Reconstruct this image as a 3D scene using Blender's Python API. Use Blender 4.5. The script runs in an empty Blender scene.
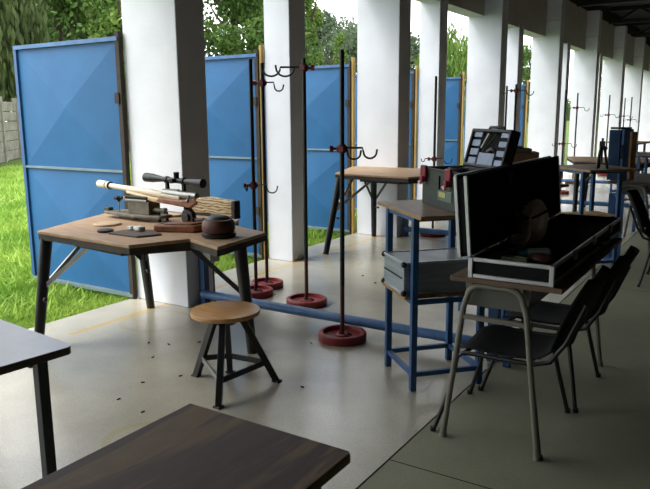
import bpy, bmesh, math, random
from mathutils import Vector, Matrix, Euler
R=math.radians; PI=math.pi
random.seed(7)
S=bpy.context.scene
COL=S.collection
# ------------------------------------------------------------------ materials
def lin(c):
    return tuple(((v/255)/12.92 if v/255<=.04045 else ((v/255+.055)/1.055)**2.4) for v in c)
def mat(name,rgb,rough=.6,metal=0,var=.0,scale=6,rgb2=None,bump=0,bscale=40,spec=.5,coat=0,stretch=(1,1,1),detail=5,world=False):
    m=bpy.data.materials.new(name); m.use_nodes=True
    nt=m.node_tree; b=nt.nodes['Principled BSDF']; N=nt.nodes.new; L=nt.links.new
    c=lin(rgb)
    b.inputs['Base Color'].default_value=(*c,1); b.inputs['Roughness'].default_value=rough
    b.inputs['Metallic'].default_value=metal; b.inputs['Specular IOR Level'].default_value=spec
    b.inputs['Coat Weight'].default_value=coat
    tc=N('ShaderNodeTexCoord'); mp=N('ShaderNodeMapping'); mp.inputs['Scale'].default_value=stretch
    if world:
        g=N('ShaderNodeNewGeometry'); L(g.outputs['Position'],mp.inputs[0])
    else: L(tc.outputs['Object'],mp.inputs[0])
    if var or rgb2:
        n=N('ShaderNodeTexNoise'); n.inputs['Scale'].default_value=scale; n.inputs['Detail'].default_value=detail
        L(mp.outputs[0],n.inputs['Vector'])
        cr=N('ShaderNodeValToRGB')
        c2=lin(rgb2) if rgb2 else tuple(v*(1-var) for v in c)
        cr.color_ramp.elements[0].position=.32; cr.color_ramp.elements[1].position=.68
        cr.color_ramp.elements[0].color=(*c2,1); cr.color_ramp.elements[1].color=(*c,1)
        L(n.outputs['Fac'],cr.inputs[0]); L(cr.outputs[0],b.inputs['Base Color'])
    if bump:
        n2=N('ShaderNodeTexNoise'); n2.inputs['Scale'].default_value=bscale; n2.inputs['Detail'].default_value=4
        L(mp.outputs[0],n2.inputs['Vector'])
        bp=N('ShaderNodeBump'); bp.inputs['Strength'].default_value=bump; bp.inputs['Distance'].default_value=.01
        L(n2.outputs['Fac'],bp.inputs['Height']); L(bp.outputs[0],b.inputs['Normal'])
    return m
M={}
M['plaster']=mat('white_plaster',(232,235,242),.9,var=.10,scale=2.2,bump=.15,bscale=30,spec=.2)
M['beam']=mat('grey_render',(205,203,190),.9,var=.12,scale=3,bump=.15,spec=.2)
M['blue_sheet']=mat('blue_painted_sheet',(38,97,146),.55,var=.10,scale=3,rgb2=(34,88,134),spec=.35)
M['blue_frame']=mat('blue_painted_steel',(44,88,138),.45,var=.2,scale=8)
M['blue_light']=mat('worn_blue_paint',(72,112,158),.45,rgb2=(52,92,140),scale=9)
M['rail_line']=mat('bare_edge_metal',(120,140,145),.5,metal=.3,var=.2)
M['dark_post']=mat('dark_rusty_post',(62,52,42),.8,rgb2=(44,38,32),scale=12)
M['yellow_wood']=mat('yellow_painted_wood',(205,172,96),.6,rgb2=(170,132,62),scale=10,stretch=(1,1,.15))
M['black_steel']=mat('black_painted_steel',(24,25,26),.4,var=.3,scale=14)
M['pole']=mat('dark_pole_steel',(34,27,27),.4,rgb2=(22,22,24),scale=10)
M['red_iron']=mat('red_painted_iron',(150,46,46),.5,rgb2=(118,40,42),scale=12,bump=.1)
M['red_pole']=mat('red_primer_pole',(92,40,38),.5,rgb2=(66,34,34),scale=10)
M['red_clamp']=mat('red_clamp',(128,30,36),.45,rgb2=(90,22,28),scale=30)
M['bench_wood']=mat('bench_top_wood',(180,150,116),.55,rgb2=(156,126,96),scale=5,stretch=(1,6,1),bump=.05)
M['bench_edge']=mat('bench_dark_edge',(66,58,50),.7,rgb2=(46,42,38),scale=10)
M['seat_wood']=mat('stool_plywood',(200,154,98),.4,rgb2=(180,132,80),scale=4,stretch=(1,7,1),coat=.2)
M['lam_grey']=mat('grey_laminate',(192,198,214),.3,rgb2=(176,182,200),scale=6)
M['lam_edge']=mat('brown_edge_band',(82,66,56),.5,var=.2)
M['green_steel']=mat('dark_green_steel',(34,48,50),.45,rgb2=(24,34,40),scale=8)
M['tan_top']=mat('tan_particle_top',(150,128,106),.4,rgb2=(128,108,90),scale=7,stretch=(1,3,1))
M['tan_edge']=mat('raw_tan_edge',(178,140,86),.6,rgb2=(140,104,60),scale=20)
M['dark_top']=mat('dark_brown_laminate',(92,78,70),.4,rgb2=(70,60,56),scale=5)
M['silver']=mat('ribbed_aluminium',(172,180,188),.42,metal=.35,rgb2=(140,150,158),scale=5,stretch=(1,1,14))
M['alu']=mat('aluminium_profile',(200,202,205),.3,metal=.75,var=.1)
M['case_black']=mat('black_case_panel',(10,12,17),.75,spec=.25,var=.3,scale=20,bump=.1,bscale=120)
M['foam']=mat('black_foam',(9,9,10),.95,var=.3,scale=60,bump=.4,bscale=90,spec=.1)
M['green_box']=mat('dark_green_plastic',(54,62,56),.5,rgb2=(44,52,48),scale=8)
M['black_plastic']=mat('black_plastic',(14,15,18),.45,var=.2,bump=.1)
M['tray']=mat('pale_blue_tray',(170,185,212),.4,rgb2=(145,160,190),scale=12)
M['latch']=mat('crimson_latch',(150,24,52),.4,rgb2=(110,16,40),scale=20)
M['pink']=mat('pink_latch_tip',(236,170,186),.4)
M['label']=mat('grey_green_label',(110,130,120),.5,rgb2=(84,104,96),scale=40)
M['label2']=mat('yellow_print',(190,186,110),.5)
M['cardboard']=mat('brown_cardboard',(112,84,52),.8,rgb2=(88,64,40),scale=5)
M['cardtop']=mat('grey_cardboard_flap',(76,70,60),.8,var=.2)
M['desk_tube']=mat('grey_beige_tube',(128,126,114),.45,var=.15)
M['desk_panel']=mat('grey_desk_panel',(104,106,98),.6,var=.12)
M['desk_top']=mat('desk_brown_top',(120,98,76),.5,rgb2=(96,76,58),scale=6)
M['chair_shell']=mat('black_chair_shell',(14,15,16),.7,spec=.3,var=.2,bump=.08,bscale=80)
M['steel']=mat('bare_steel',(150,150,148),.35,metal=.9,var=.2,scale=12)
M['gun_black']=mat('blued_steel',(26,28,30),.3,metal=.4,var=.2)
M['scope']=mat('black_scope_tube',(34,38,40),.35,metal=.3,var=.2,scale=20)
M['cream']=mat('cream_barrel',(226,214,192),.4,var=.08)
M['forend']=mat('pale_wood_forend',(214,190,150),.4,rgb2=(190,160,116),scale=4,stretch=(.4,6,6))
M['rest_steel']=mat('grey_green_cast_metal',(122,116,102),.5,metal=.3,rgb2=(84,80,70),scale=10)
M['leather']=mat('brown_leather',(100,58,48),.5,rgb2=(72,42,36),scale=16,bump=.3)
M['leather_block']=mat('tan_leather',(150,92,58),.5,rgb2=(110,66,42),scale=14,bump=.2)
M['mat_grey']=mat('brown_grey_pad',(88,74,66),.7,var=.2)
M['white_item']=mat('white_cloth_patch',(214,214,208),.8,var=.08)
M['disc_wood']=mat('pale_wood_disc',(206,180,146),.5,rgb2=(184,156,120),scale=6)
M['box_grey']=mat('grey_junction_plastic',(176,176,168),.6,var=.15)
M['concrete_fence']=mat('weathered_concrete',(136,134,120),.9,rgb2=(104,102,92),scale=3,bump=.5,bscale=12)
M['blue_case']=mat('muted_blue_case',(46,80,116),.6,rgb2=(38,66,98))
M['roof']=mat('dark_roof_boards',(26,25,23),.9,rgb2=(18,17,16),scale=4)
M['truss']=mat('dark_truss_steel',(22,21,20),.7,var=.2)
M['inner_wall']=mat('dim_painted_wall',(72,70,60),.9,var=.15,scale=2)
M['bark']=mat('tree_bark',(84,72,56),.9,rgb2=(60,50,40),scale=6,bump=.5)
M['skin_cloth']=mat('beige_cloth_cap',(240,222,212),.8,rgb2=(222,204,194),scale=20,bump=.3)
M['cap_trim']=mat('dark_red_trim',(60,34,34),.7)
M['bottle']=mat('clear_white_plastic',(180,186,186),.3)
M['teal']=mat('teal_plastic_cap',(60,124,140),.4)
M['olive_box']=mat('olive_print_box',(96,108,72),.6,rgb2=(60,70,48),scale=60)
M['tube_wood']=mat('brown_wood_tool',(170,132,96),.6,rgb2=(130,98,70),scale=10)
def leafmat(name,a,b,tr=.25):
    m=mat(name,a,.7,rgb2=b,scale=.9,world=True,spec=.2)
    bs=m.node_tree.nodes['Principled BSDF']
    bs.inputs['Subsurface Weight'].default_value=0
    bs.inputs['Transmission Weight'].default_value=0
    # thin leaves let light through
    nt=m.node_tree; t=nt.nodes.new('ShaderNodeBsdfTranslucent'); mx=nt.nodes.new('ShaderNodeMixShader'); mx.inputs[0].default_value=tr
    src=bs.inputs['Base Color'].links[0].from_socket; nt.links.new(src,t.inputs[0])
    out=[n for n in nt.nodes if n.type=='OUTPUT_MATERIAL'][0]
    nt.links.new(bs.outputs[0],mx.inputs[1]); nt.links.new(t.outputs[0],mx.inputs[2]); nt.links.new(mx.outputs[0],out.inputs[0])
    return m
M['leaf_mid']=leafmat('mid_green_leaves',(86,113,51),(56,83,37))
M['leaf_olive']=leafmat('olive_willow_leaves',(80,95,51),(53,66,37))
M['leaf_bright']=leafmat('bright_green_leaves',(108,133,60),(74,105,46))
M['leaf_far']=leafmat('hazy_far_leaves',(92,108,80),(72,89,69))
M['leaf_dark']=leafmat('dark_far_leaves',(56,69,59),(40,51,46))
M['leaf_hedge']=leafmat('yellow_green_hedge',(119,122,69),(79,93,46))
M['grass']=leafmat('bright_grass_blades',(158,186,84),(104,146,52),.3)

def wood_stripes():   # laminated butt stock: wavy light and dark layers
    m=bpy.data.materials.new('striped_laminate'); m.use_nodes=True; nt=m.node_tree; b=nt.nodes['Principled BSDF']; b.inputs['Roughness'].default_value=.4
    tc=nt.nodes.new('ShaderNodeTexCoord'); mp=nt.nodes.new('ShaderNodeMapping'); mp.inputs['Scale'].default_value=(.35,1,1)
    w=nt.nodes.new('ShaderNodeTexWave'); w.bands_direction='Z'; w.inputs['Scale'].default_value=17; w.inputs['Distortion'].default_value=5; w.inputs['Detail'].default_value=1.5; w.inputs['Detail Scale'].default_value=2.5
    cr=nt.nodes.new('ShaderNodeValToRGB'); cr.color_ramp.elements[0].color=(*lin((150,112,66)),1); cr.color_ramp.elements[1].color=(*lin((226,204,160)),1)
    cr.color_ramp.elements[0].position=.25; cr.color_ramp.elements[1].position=.6
    nt.links.new(tc.outputs['Object'],mp.inputs[0]); nt.links.new(mp.outputs[0],w.inputs[0]); nt.links.new(w.outputs[0],cr.inputs[0]); nt.links.new(cr.outputs[0],b.inputs['Base Color'])
    return m
M['laminate']=wood_stripes()

def floor_mat(name,base,dark,rough,spec,joints,yellow=False):
    m=bpy.data.materials.new(name); m.use_nodes=True; nt=m.node_tree; N=nt.nodes.new; L=nt.links.new
    b=nt.nodes['Principled BSDF']; b.inputs['Specular IOR Level'].default_value=spec
    g=N('ShaderNodeNewGeometry'); pos=g.outputs['Position']
    n1=N('ShaderNodeTexNoise'); n1.inputs['Scale'].default_value=1.1; n1.inputs['Detail'].default_value=8; n1.inputs['Roughness'].default_value=.62; L(pos,n1.inputs['Vector'])
    cr=N('ShaderNodeValToRGB'); cr.color_ramp.elements[0].position=.3; cr.color_ramp.elements[1].position=.7
    cr.color_ramp.elements[0].color=(*lin(dark),1); cr.color_ramp.elements[1].color=(*lin(base),1); L(n1.outputs['Fac'],cr.inputs[0])
    colr=cr.outputs[0]
    # fine speckle
    n3=N('ShaderNodeTexNoise'); n3.inputs['Scale'].default_value=90; n3.inputs['Detail'].default_value=2; L(pos,n3.inputs['Vector'])
    mr=N('ShaderNodeMapRange'); mr.inputs[1].default_value=.3; mr.inputs[2].default_value=.7; mr.inputs[3].default_value=.88; mr.inputs[4].default_value=1.06; L(n3.outputs['Fac'],mr.inputs[0])
    hs=N('ShaderNodeMix'); hs.data_type='RGBA'; hs.blend_type='MULTIPLY'; hs.inputs[0].default_value=1; L(colr,hs.inputs[6]); L(mr.outputs[0],hs.inputs[7]); colr=hs.outputs[2]
    sx=N('ShaderNodeSeparateXYZ'); L(pos,sx.inputs[0])
    def math_(op,a,bv=None,c=None):
        n=N('ShaderNodeMath'); n.operation=op
        for i,v in enumerate((a,bv,c)):
            if v is None: continue
            if isinstance(v,(int,float)): n.inputs[i].default_value=v
            else: L(v,n.inputs[i])
        return n.outputs[0]
    def paint(colr,fac,rgb):
        mx=N('ShaderNodeMix'); mx.data_type='RGBA'; L(fac,mx.inputs[0]); L(colr,mx.inputs[6]); mx.inputs[7].default_value=(*lin(rgb),1); return mx.outputs[2]
    for axis,coord,w in joints:
        d=math_('ABSOLUTE',math_('SUBTRACT',sx.outputs[axis],coord)); colr=paint(colr,math_('LESS_THAN',d,w),(34,34,28))
    if yellow:   # worn painted line and ring stains
        n4=N('ShaderNodeTexNoise'); n4.inputs['Scale'].default_value=6; n4.inputs['Detail'].default_value=4; L(pos,n4.inputs['Vector'])
        worn=math_('MULTIPLY',math_('GREATER_THAN',n4.outputs['Fac'],.34),.75)
        d=math_('ABSOLUTE',math_('SUBTRACT',sx.outputs[0],-4.25)); colr=paint(colr,math_('MULTIPLY',math_('LESS_THAN',d,.025),worn),(196,160,66))
        for cx,cy,r in ((-2.52,2.22,.17),(-3.95,3.72,.27),(-3.9,6.35,.3),(-4.05,7.1,.3)):
            dx=math_('SUBTRACT',sx.outputs[0],cx); dy=math_('SUBTRACT',sx.outputs[1],cy)
            rr=math_('SQRT',math_('ADD',math_('MULTIPLY',dx,dx),math_('MULTIPLY',dy,dy)))
            e=math_('ABSOLUTE',math_('SUBTRACT',rr,r)); f=math_('MULTIPLY',math_('LESS_THAN',e,.022),math_('MULTIPLY',worn,.45))
            colr=paint(colr,f,(178,156,96))
    L(colr,b.inputs['Base Color'])
    n5=N('ShaderNodeTexNoise'); n5.inputs['Scale'].default_value=2.5; n5.inputs['Detail'].default_value=4; L(pos,n5.inputs['Vector'])
    mr2=N('ShaderNodeMapRange'); mr2.inputs[3].default_value=rough-.08; mr2.inputs[4].default_value=rough+.1; L(n5.outputs['Fac'],mr2.inputs[0]); L(mr2.outputs[0],b.inputs['Roughness'])
    n2=N('ShaderNodeTexNoise'); n2.inputs['Scale'].default_value=120; n2.inputs['Detail'].default_value=3; L(pos,n2.inputs['Vector'])
    bp=N('ShaderNodeBump'); bp.inputs['Strength'].default_value=.3; bp.inputs['Distance'].default_value=.004; L(n2.outputs['Fac'],bp.inputs['Height']); L(bp.outputs[0],b.inputs['Normal'])
    return m
M['apron']=floor_mat('pale_terrazzo_concrete',(196,190,170),(164,158,142),.17,1.0,[],True)
M['inner_floor']=floor_mat('dull_concrete',(160,160,136),(140,140,118),.62,.35,[(1,2.69,.004),(1,6.69,.004),(1,10.69,.004),(1,-1.31,.004)])
M['joint']=mat('joint_filler',(40,40,34),.8)
def plank_mat():   # dark stained planks with paler worn streaks
    m=bpy.data.materials.new('dark_worn_planks'); m.use_nodes=True; nt=m.node_tree; N=nt.nodes.new; L=nt.links.new
    b=nt.nodes['Principled BSDF']; b.inputs['Roughness'].default_value=.6; b.inputs['Specular IOR Level'].default_value=.3
    tc=N('ShaderNodeTexCoord'); mp=N('ShaderNodeMapping'); mp.inputs['Scale'].default_value=(1,.16,1); L(tc.outputs['Object'],mp.inputs[0])
    n=N('ShaderNodeTexNoise'); n.inputs['Scale'].default_value=9; n.inputs['Detail'].default_value=3; n.inputs['Distortion'].default_value=.6; L(mp.outputs[0],n.inputs['Vector'])
    cr=N('ShaderNodeValToRGB'); e=cr.color_ramp.elements
    e[0].position=.0; e[0].color=(*lin((70,56,55)),1); e[1].position=1; e[1].color=(*lin((112,92,66)),1)
    x=cr.color_ramp.elements.new(.54); x.color=(*lin((88,72,68)),1); x=cr.color_ramp.elements.new(.60); x.color=(*lin((116,96,72)),1)
    L(n.outputs['Fac'],cr.inputs[0])
    n2=N('ShaderNodeTexNoise'); n2.inputs['Scale'].default_value=60; mp2=N('ShaderNodeMapping'); mp2.inputs['Scale'].default_value=(1,.2,1); L(tc.outputs['Object'],mp2.inputs[0]); L(mp2.outputs[0],n2.inputs['Vector'])
    mr=N('ShaderNodeMapRange'); mr.inputs[3].default_value=.75; mr.inputs[4].default_value=1.2; L(n2.outputs['Fac'],mr.inputs[0])
    mx=N('ShaderNodeMix'); mx.data_type='RGBA'; mx.blend_type='MULTIPLY'; mx.inputs[0].default_value=1; L(cr.outputs[0],mx.inputs[6]); L(mr.outputs[0],mx.inputs[7])
    L(mx.outputs[2],b.inputs['Base Color']); return m
M['planks']=plank_mat()
M['lawn']=mat('lawn_soil_green',(84,104,52),.9,rgb2=(60,80,36),scale=1.3,bump=1,bscale=9,world=True,spec=.1)
# ------------------------------------------------------------------ mesh helpers
class MB:
    def __init__(s): s.bm=bmesh.new(); s.mi=0
    def _new(s,vs,mi=None):
        fs=set()
        for v in vs:
            for f in v.link_faces: fs.add(f)
        for f in fs: f.material_index=s.mi
        return s
    def box(s,c,size,rot=None):
        r=bmesh.ops.create_cube(s.bm,size=1); m=Matrix.Translation(Vector(c))
        if rot is not None: m=m@(rot.to_4x4() if hasattr(rot,'to_4x4') else rot)
        m=m@Matrix.Diagonal((*size,1)); bmesh.ops.transform(s.bm,matrix=m,verts=r['verts']); return s._new(r['verts'])
    def bar(s,a,b,w,h=None,up=(0,0,1)):
        a=Vector(a);b=Vector(b);h=h or w; z=(b-a); l=z.length; z.normalize(); u=Vector(up)
        if abs(z.dot(u))>.98: u=Vector((1,0,0))
        x=u.cross(z).normalized(); y=z.cross(x)
        m=Matrix((x,y,z)).transposed().to_4x4(); return s.box((a+b)/2,(w,h,l),m)
    def cyl(s,a,b,r,r2=None,n=16):
        a=Vector(a);b=Vector(b); d=b-a; r2=r if r2 is None else r2
        q=bmesh.ops.create_cone(s.bm,cap_ends=True,segments=n,radius1=r,radius2=r2,depth=d.length)
        m=Matrix.Translation((a+b)/2)@d.to_track_quat('Z','Y').to_matrix().to_4x4()
        bmesh.ops.transform(s.bm,matrix=m,verts=q['verts']); return s._new(q['verts'])
    def tube(s,pts,r,n=10,closed=False):
        P=[Vector(p) for p in pts]; k=len(P); rings=[]; prev=None
        for i,p in enumerate(P):
            t=((P[i+1] if i<k-1 else P[i])-(P[i-1] if i>0 else P[i])).normalized()
            if prev is None:
                u=Vector((0,0,1)) if abs(t.z)<.9 else Vector((1,0,0)); x=u.cross(t).normalized()
            else: x=(prev-t*prev.dot(t)).normalized()
            prev=x; y=t.cross(x); rr=r[i] if isinstance(r,(list,tuple)) else r
            rings.append([s.bm.verts.new(p+(x*math.cos(2*PI*j/n)+y*math.sin(2*PI*j/n))*rr) for j in range(n)])
        for a,b in zip(rings,rings[1:]):
            for j in range(n): f=s.bm.faces.new((a[j],a[(j+1)%n],b[(j+1)%n],b[j])); f.material_index=s.mi
        s.bm.faces.new(rings[0][::-1]).material_index=s.mi; s.bm.faces.new(rings[-1]).material_index=s.mi; return s
    def prism(s,poly,z0,z1):
        a=[s.bm.verts.new((x,y,z0)) for x,y in poly]; b=[s.bm.verts.new((x,y,z1)) for x,y in poly]; n=len(poly)
        fs=[s.bm.faces.new(a[::-1]),s.bm.faces.new(b)]
        for i in range(n): fs.append(s.bm.faces.new((a[i],a[(i+1)%n],b[(i+1)%n],b[i])))
        for f in fs: f.material_index=s.mi
        return s
    def lathe(s,prof,c=(0,0,0),n=28,m=None):
        rings=[]; c=Vector(c); newv=[]
        for r,z in prof:
            ring=[s.bm.verts.new((max(r,1e-4)*math.cos(2*PI*j/n),max(r,1e-4)*math.sin(2*PI*j/n),z)) for j in range(n)]; rings.append(ring); newv+=ring
        for a,b in zip(rings,rings[1:]):
            for j in range(n): s.bm.faces.new((a[j],a[(j+1)%n],b[(j+1)%n],b[j])).material_index=s.mi
        s.bm.faces.new(rings[0][::-1]).material_index=s.mi; s.bm.faces.new(rings[-1]).material_index=s.mi
        mm=Matrix.Translation(c)@(m.to_4x4() if m is not None else Matrix.Identity(4)); bmesh.ops.transform(s.bm,matrix=mm,verts=newv); return s
    def ball(s,c,r,sc=(1,1,1),n=14,rot=None):
        q=bmesh.ops.create_uvsphere(s.bm,u_segments=n,v_segments=max(6,n//2+1),radius=r)
        m=Matrix.Translation(Vector(c))@(rot.to_4x4() if rot is not None else Matrix.Identity(4))@Matrix.Diagonal((*sc,1)); bmesh.ops.transform(s.bm,matrix=m,verts=q['verts']); return s._new(q['verts'])
    def grid(s,fn,nu,nv,th=None):
        V=[[s.bm.verts.new(fn(i/nu,j/nv)) for j in range(nv+1)] for i in range(nu+1)]
        for i in range(nu):
            for j in range(nv): s.bm.faces.new((V[i][j],V[i+1][j],V[i+1][j+1],V[i][j+1]))
        return s
    def build(s,name,m,parent=None,smooth=False,bevel=0,solid=0,seg=2,sub=0):
        bmesh.ops.recalc_face_normals(s.bm,faces=s.bm.faces)
        me=bpy.data.meshes.new(name); s.bm.to_mesh(me); s.bm.free()
        for x in (m if isinstance(m,(list,tuple)) else [m]): me.materials.append(x)
        o=bpy.data.objects.new(name,me); COL.objects.link(o)
        if smooth:
            for p in me.polygons: p.use_smooth=True
            try: me.set_sharp_from_angle(angle=R(38))
            except Exception: pass
        if solid:
            q=o.modifiers.new('s','SOLIDIFY'); q.thickness=solid; q.offset=0
        if sub:
            q=o.modifiers.new('u','SUBSURF'); q.levels=sub; q.render_levels=sub
        if bevel:
            q=o.modifiers.new('b','BEVEL'); q.width=bevel; q.segments=seg; q.limit_method='ANGLE'; q.angle_limit=R(40)
        if parent: o.parent=parent
        return o
def thing(name,label,cat,loc=(0,0,0),rz=0,group=None):
    o=bpy.data.objects.new(name,None); COL.objects.link(o); o.location=loc; o.rotation_euler=(0,0,rz); o.empty_display_size=.05
    return tag(o,label,cat,group)
def tag(o,label,cat,group=None):
    o['label']=label; o['category']=cat
    if group: o['group']=group
    return o
def struct(o): o['kind']='structure'; return o
def stuff(o): o['kind']='stuff'; return o
def copy_tree(o,parent=None):
    c=o.copy(); COL.objects.link(c)
    if parent: c.parent=parent
    for ch in list(o.children): copy_tree(ch,c)
    return c
def rrect(x0,x1,y0,y1,r,n=5):
    P=[]
    for cx,cy,a in ((x1-r,y1-r,0),(x0+r,y1-r,90),(x0+r,y0+r,180),(x1-r,y0+r,270)):
        for k in range(n+1): t=R(a+90*k/n); P.append((cx+r*math.cos(t),cy+r*math.sin(t)))
    return P
# ------------------------------------------------------------------ SETTING
Y1=60
f=MB().box(((-4.65-1.365)/2,(Y1-14)/2,-.1),(4.65-1.365,Y1+14,.2)).build('floor',M['apron']); struct(f)
f=MB().box(((4-1.355)/2,(Y1-14)/2,-.1),(4+1.355,Y1+14,.2)).build('floor',M['inner_floor']); struct(f)
f=MB().box((-1.36,(Y1-14)/2,-.104),(.0102,Y1+14,.2)).build('trim_1',M['joint']); struct(f)
lw=MB().box((-64.65,60,-.16),(120,280,.2)).build('lawn',M['lawn']); struct(lw)
# roof
rf=MB().box((-.55,(Y1-14)/2,4.75),(9.3,Y1+14,.2)).build('ceiling',M['roof']); struct(rf)
for k in range(10):
    y=2+k*3.94; t=MB()
    t.bar((-4.1,y,4.5),(3.8,y,4.5),.12); t.bar((-4.1,y,4.15),(3.8,y,4.15),.1) if k>3 else None
    for j in range(6):
        if k>3: t.bar((-3.9+j*1.2,y,4.15),(-3.3+j*1.2,y,4.5),.06); t.bar((-3.3+j*1.2,y,4.5),(-2.7+j*1.2,y,4.15),.06)
    struct(t.build('ceiling_truss',M['truss']))
struct(MB().box((4.05,(Y1-14)/2,2.3),(.2,Y1+14,4.8)).build('wall_right',M['inner_wall']))
struct(MB().box((-.3,Y1+.1,2.3),(8.8,.2,4.8)).build('wall_far',M['inner_wall']))
struct(MB().box((-.3,-14.1,2.3),(8.8,.2,4.8)).build('wall_back',M['inner_wall']))
NP=14
for k in range(-4,NP):
    y=4.13+3.94*k
    p=MB(); p.box((-4.305,y+.165,2.135),(.61,.33,4.27))
    struct(p.build('pillar',M['plaster'],bevel=.008))
    struct(MB().box((-4.305,y-.003,3.6),(.61,.012,.035)).build('pillar_joint_strip',M['white_item']))
    p=MB(); p.box((-4.465,y+1.97+.15,1.66),(.33,.30,3.32)); struct(p.build('pillar',M['plaster'],bevel=.008))
# header wall between the pillars
for k in range(-4,NP-1):
    y=4.13+3.94*k
    struct(MB().box((-4.47,y+.33+1.805,3.77),(.30,3.60,1.0)).build('wall_header',M['beam']))
struct(MB().box((-4.45,(Y1-14)/2,4.46),(.25,Y1+14,.38)).build('eave_light_block',M['truss']))  # dark filler added over the pillar tops to stop daylight leaking under the roof
# ---- blue steel screens standing outside at every pillar
def screen(y,label,x=-4.65):
    t=thing('steel_screen',label,'screen',(x,y,0),0,'blue steel screens outside the pillars')
    W=1.36; z0,z1,zm=.03,2.235,1.13
    def panel(za,zb):
        m=MB(); b=m.bm
        c=[(-W,0,za),(0,0,za),(0,0,zb),(-W,0,zb)]; v=[b.verts.new(p) for p in c]; a=b.verts.new((-W/2,-.04,(za+zb)/2))
        w=[b.verts.new((p[0],.012,p[2])) for p in c]
        for i in range(4): b.faces.new((v[i],v[(i+1)%4],a)); b.faces.new((v[i],w[i],w[(i+1)%4],v[(i+1)%4]))
        b.faces.new(w[::-1]); return m.build('sheet_panel',M['blue_sheet'],t)
    panel(zm+.01,z1-.02); panel(z0+.02,zm-.01)
    MB().box((-W/2,-.006,zm),(W,.03,.02)).build('middle_rail',M['rail_line'],t)
    MB().box((-W-.02,0,(z0+z1)/2),(.04,.045,z1-z0)).build('edge_frame',M['blue_frame'],t)
    MB().box((-W/2,-.004,z1),(W+.06,.05,.035)).build('top_rail',M['blue_light'],t)
    MB().box((-W/2,-.004,z0),(W+.06,.04,.03)).build('bottom_rail',M['rail_line'],t)
    MB().box((.02,0,1.13),(.045,.045,2.32)).build('hinge_post',M['dark_post'],t)
    for z in (.55,1.75): MB().box((-.004,-.02,z),(.05,.03,.09)).build('hinge',M['dark_post'],t)
    return t
names=['blue folded steel screen nearest at far left, beside the bench with the rifle','blue steel screen behind the rifle butt, between first and second white pillars',
'blue steel screen behind the tall black stand, between second and third white pillars','narrow sliver of blue steel screen behind the third white pillar',
'blue steel screen left of the open tackle box lid','blue steel screen hidden behind the pillar above the open tackle box','narrow blue steel screen strip right of the tackle box lid']
for i,nm in enumerate(names):
    if i==5: continue
    y=4.10+1.97*i if i else 4.10
    t=screen(y,nm,-4.65 if i==0 else -4.725)
    if i>0:
        MB().box((.062,.02,1.17),(.03,.05,2.34)).build('yellow_strip',M['yellow_wood'],t)
# ---- concrete panel fence far left
for i in range(5):
    y=9.6+i*1.9; x=-18.1-(i*1.9)*1.0
    lab=['nearest pale slab panel','second pale slab panel','third pale slab panel','fourth pale slab panel','farthest pale slab panel'][i]
    t=thing('concrete_fence_panel','weathered grey concrete slab fence, %s at the left edge of the lawn'%lab,'fence',(x,y,-.06),R(135),'concrete fence panels')
    MB().box((0,0,1.2),(.18,.2,2.4)).build('post',M['concrete_fence'],t)
    m=MB()
    for j in range(6): m.box((1.35,0,.2+j*.37),(2.5,.09,.35))
    m.build('slab_panel',M['concrete_fence'],t,bevel=.02)
# ---- trees
import array
def leaves(name,pts,size,m,parent,drop=0):
    V=[];F=[]
    for i,p in enumerate(pts):
        a=Vector((random.gauss(0,1),random.gauss(0,1),random.gauss(0,1)*(.5 if not drop else 1))).normalized()
        b=a.orthogonal().normalized(); b=(Matrix.Rotation(random.random()*6.28,3,a)@b); c=a.cross(b)
        s1=size*random.uniform(.6,1.3); s2=s1*.55
        if drop: b=(Vector((random.gauss(0,.15),random.gauss(0,.15),-1))).normalized(); c=b.cross(a).normalized(); s2=s1*.3
        k=len(V); V+= [p-b*s1-c*.2*s2, p-c*s2, p+b*s1, p+c*s2]; F.append((k,k+1,k+2,k+3))
    me=bpy.data.meshes.new(name); me.from_pydata([tuple(v) for v in V],[],F); me.materials.append(m)
    o=bpy.data.objects.new(name,me); COL.objects.link(o); o.parent=parent; return o
def trunkobj(t,h,r,name='trunk'):
    m=MB(); m.tube([(0,0,-.3),(.1,0,h*.3),(-.1,.1,h*.6),(.05,0,h*.85)],[r,r*.8,r*.5,r*.15],8)
    for k in range(5):
        a=k*1.3+.4; z=h*(.35+.09*k); m.tube([(0,0,z),(math.cos(a)*h*.12,math.sin(a)*h*.12,z+h*.1),(math.cos(a)*h*.2,math.sin(a)*h*.2,z+h*.2)],[r*.4,r*.25,r*.06],6)
    m.build(name,M['bark'],t,smooth=True)
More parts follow.
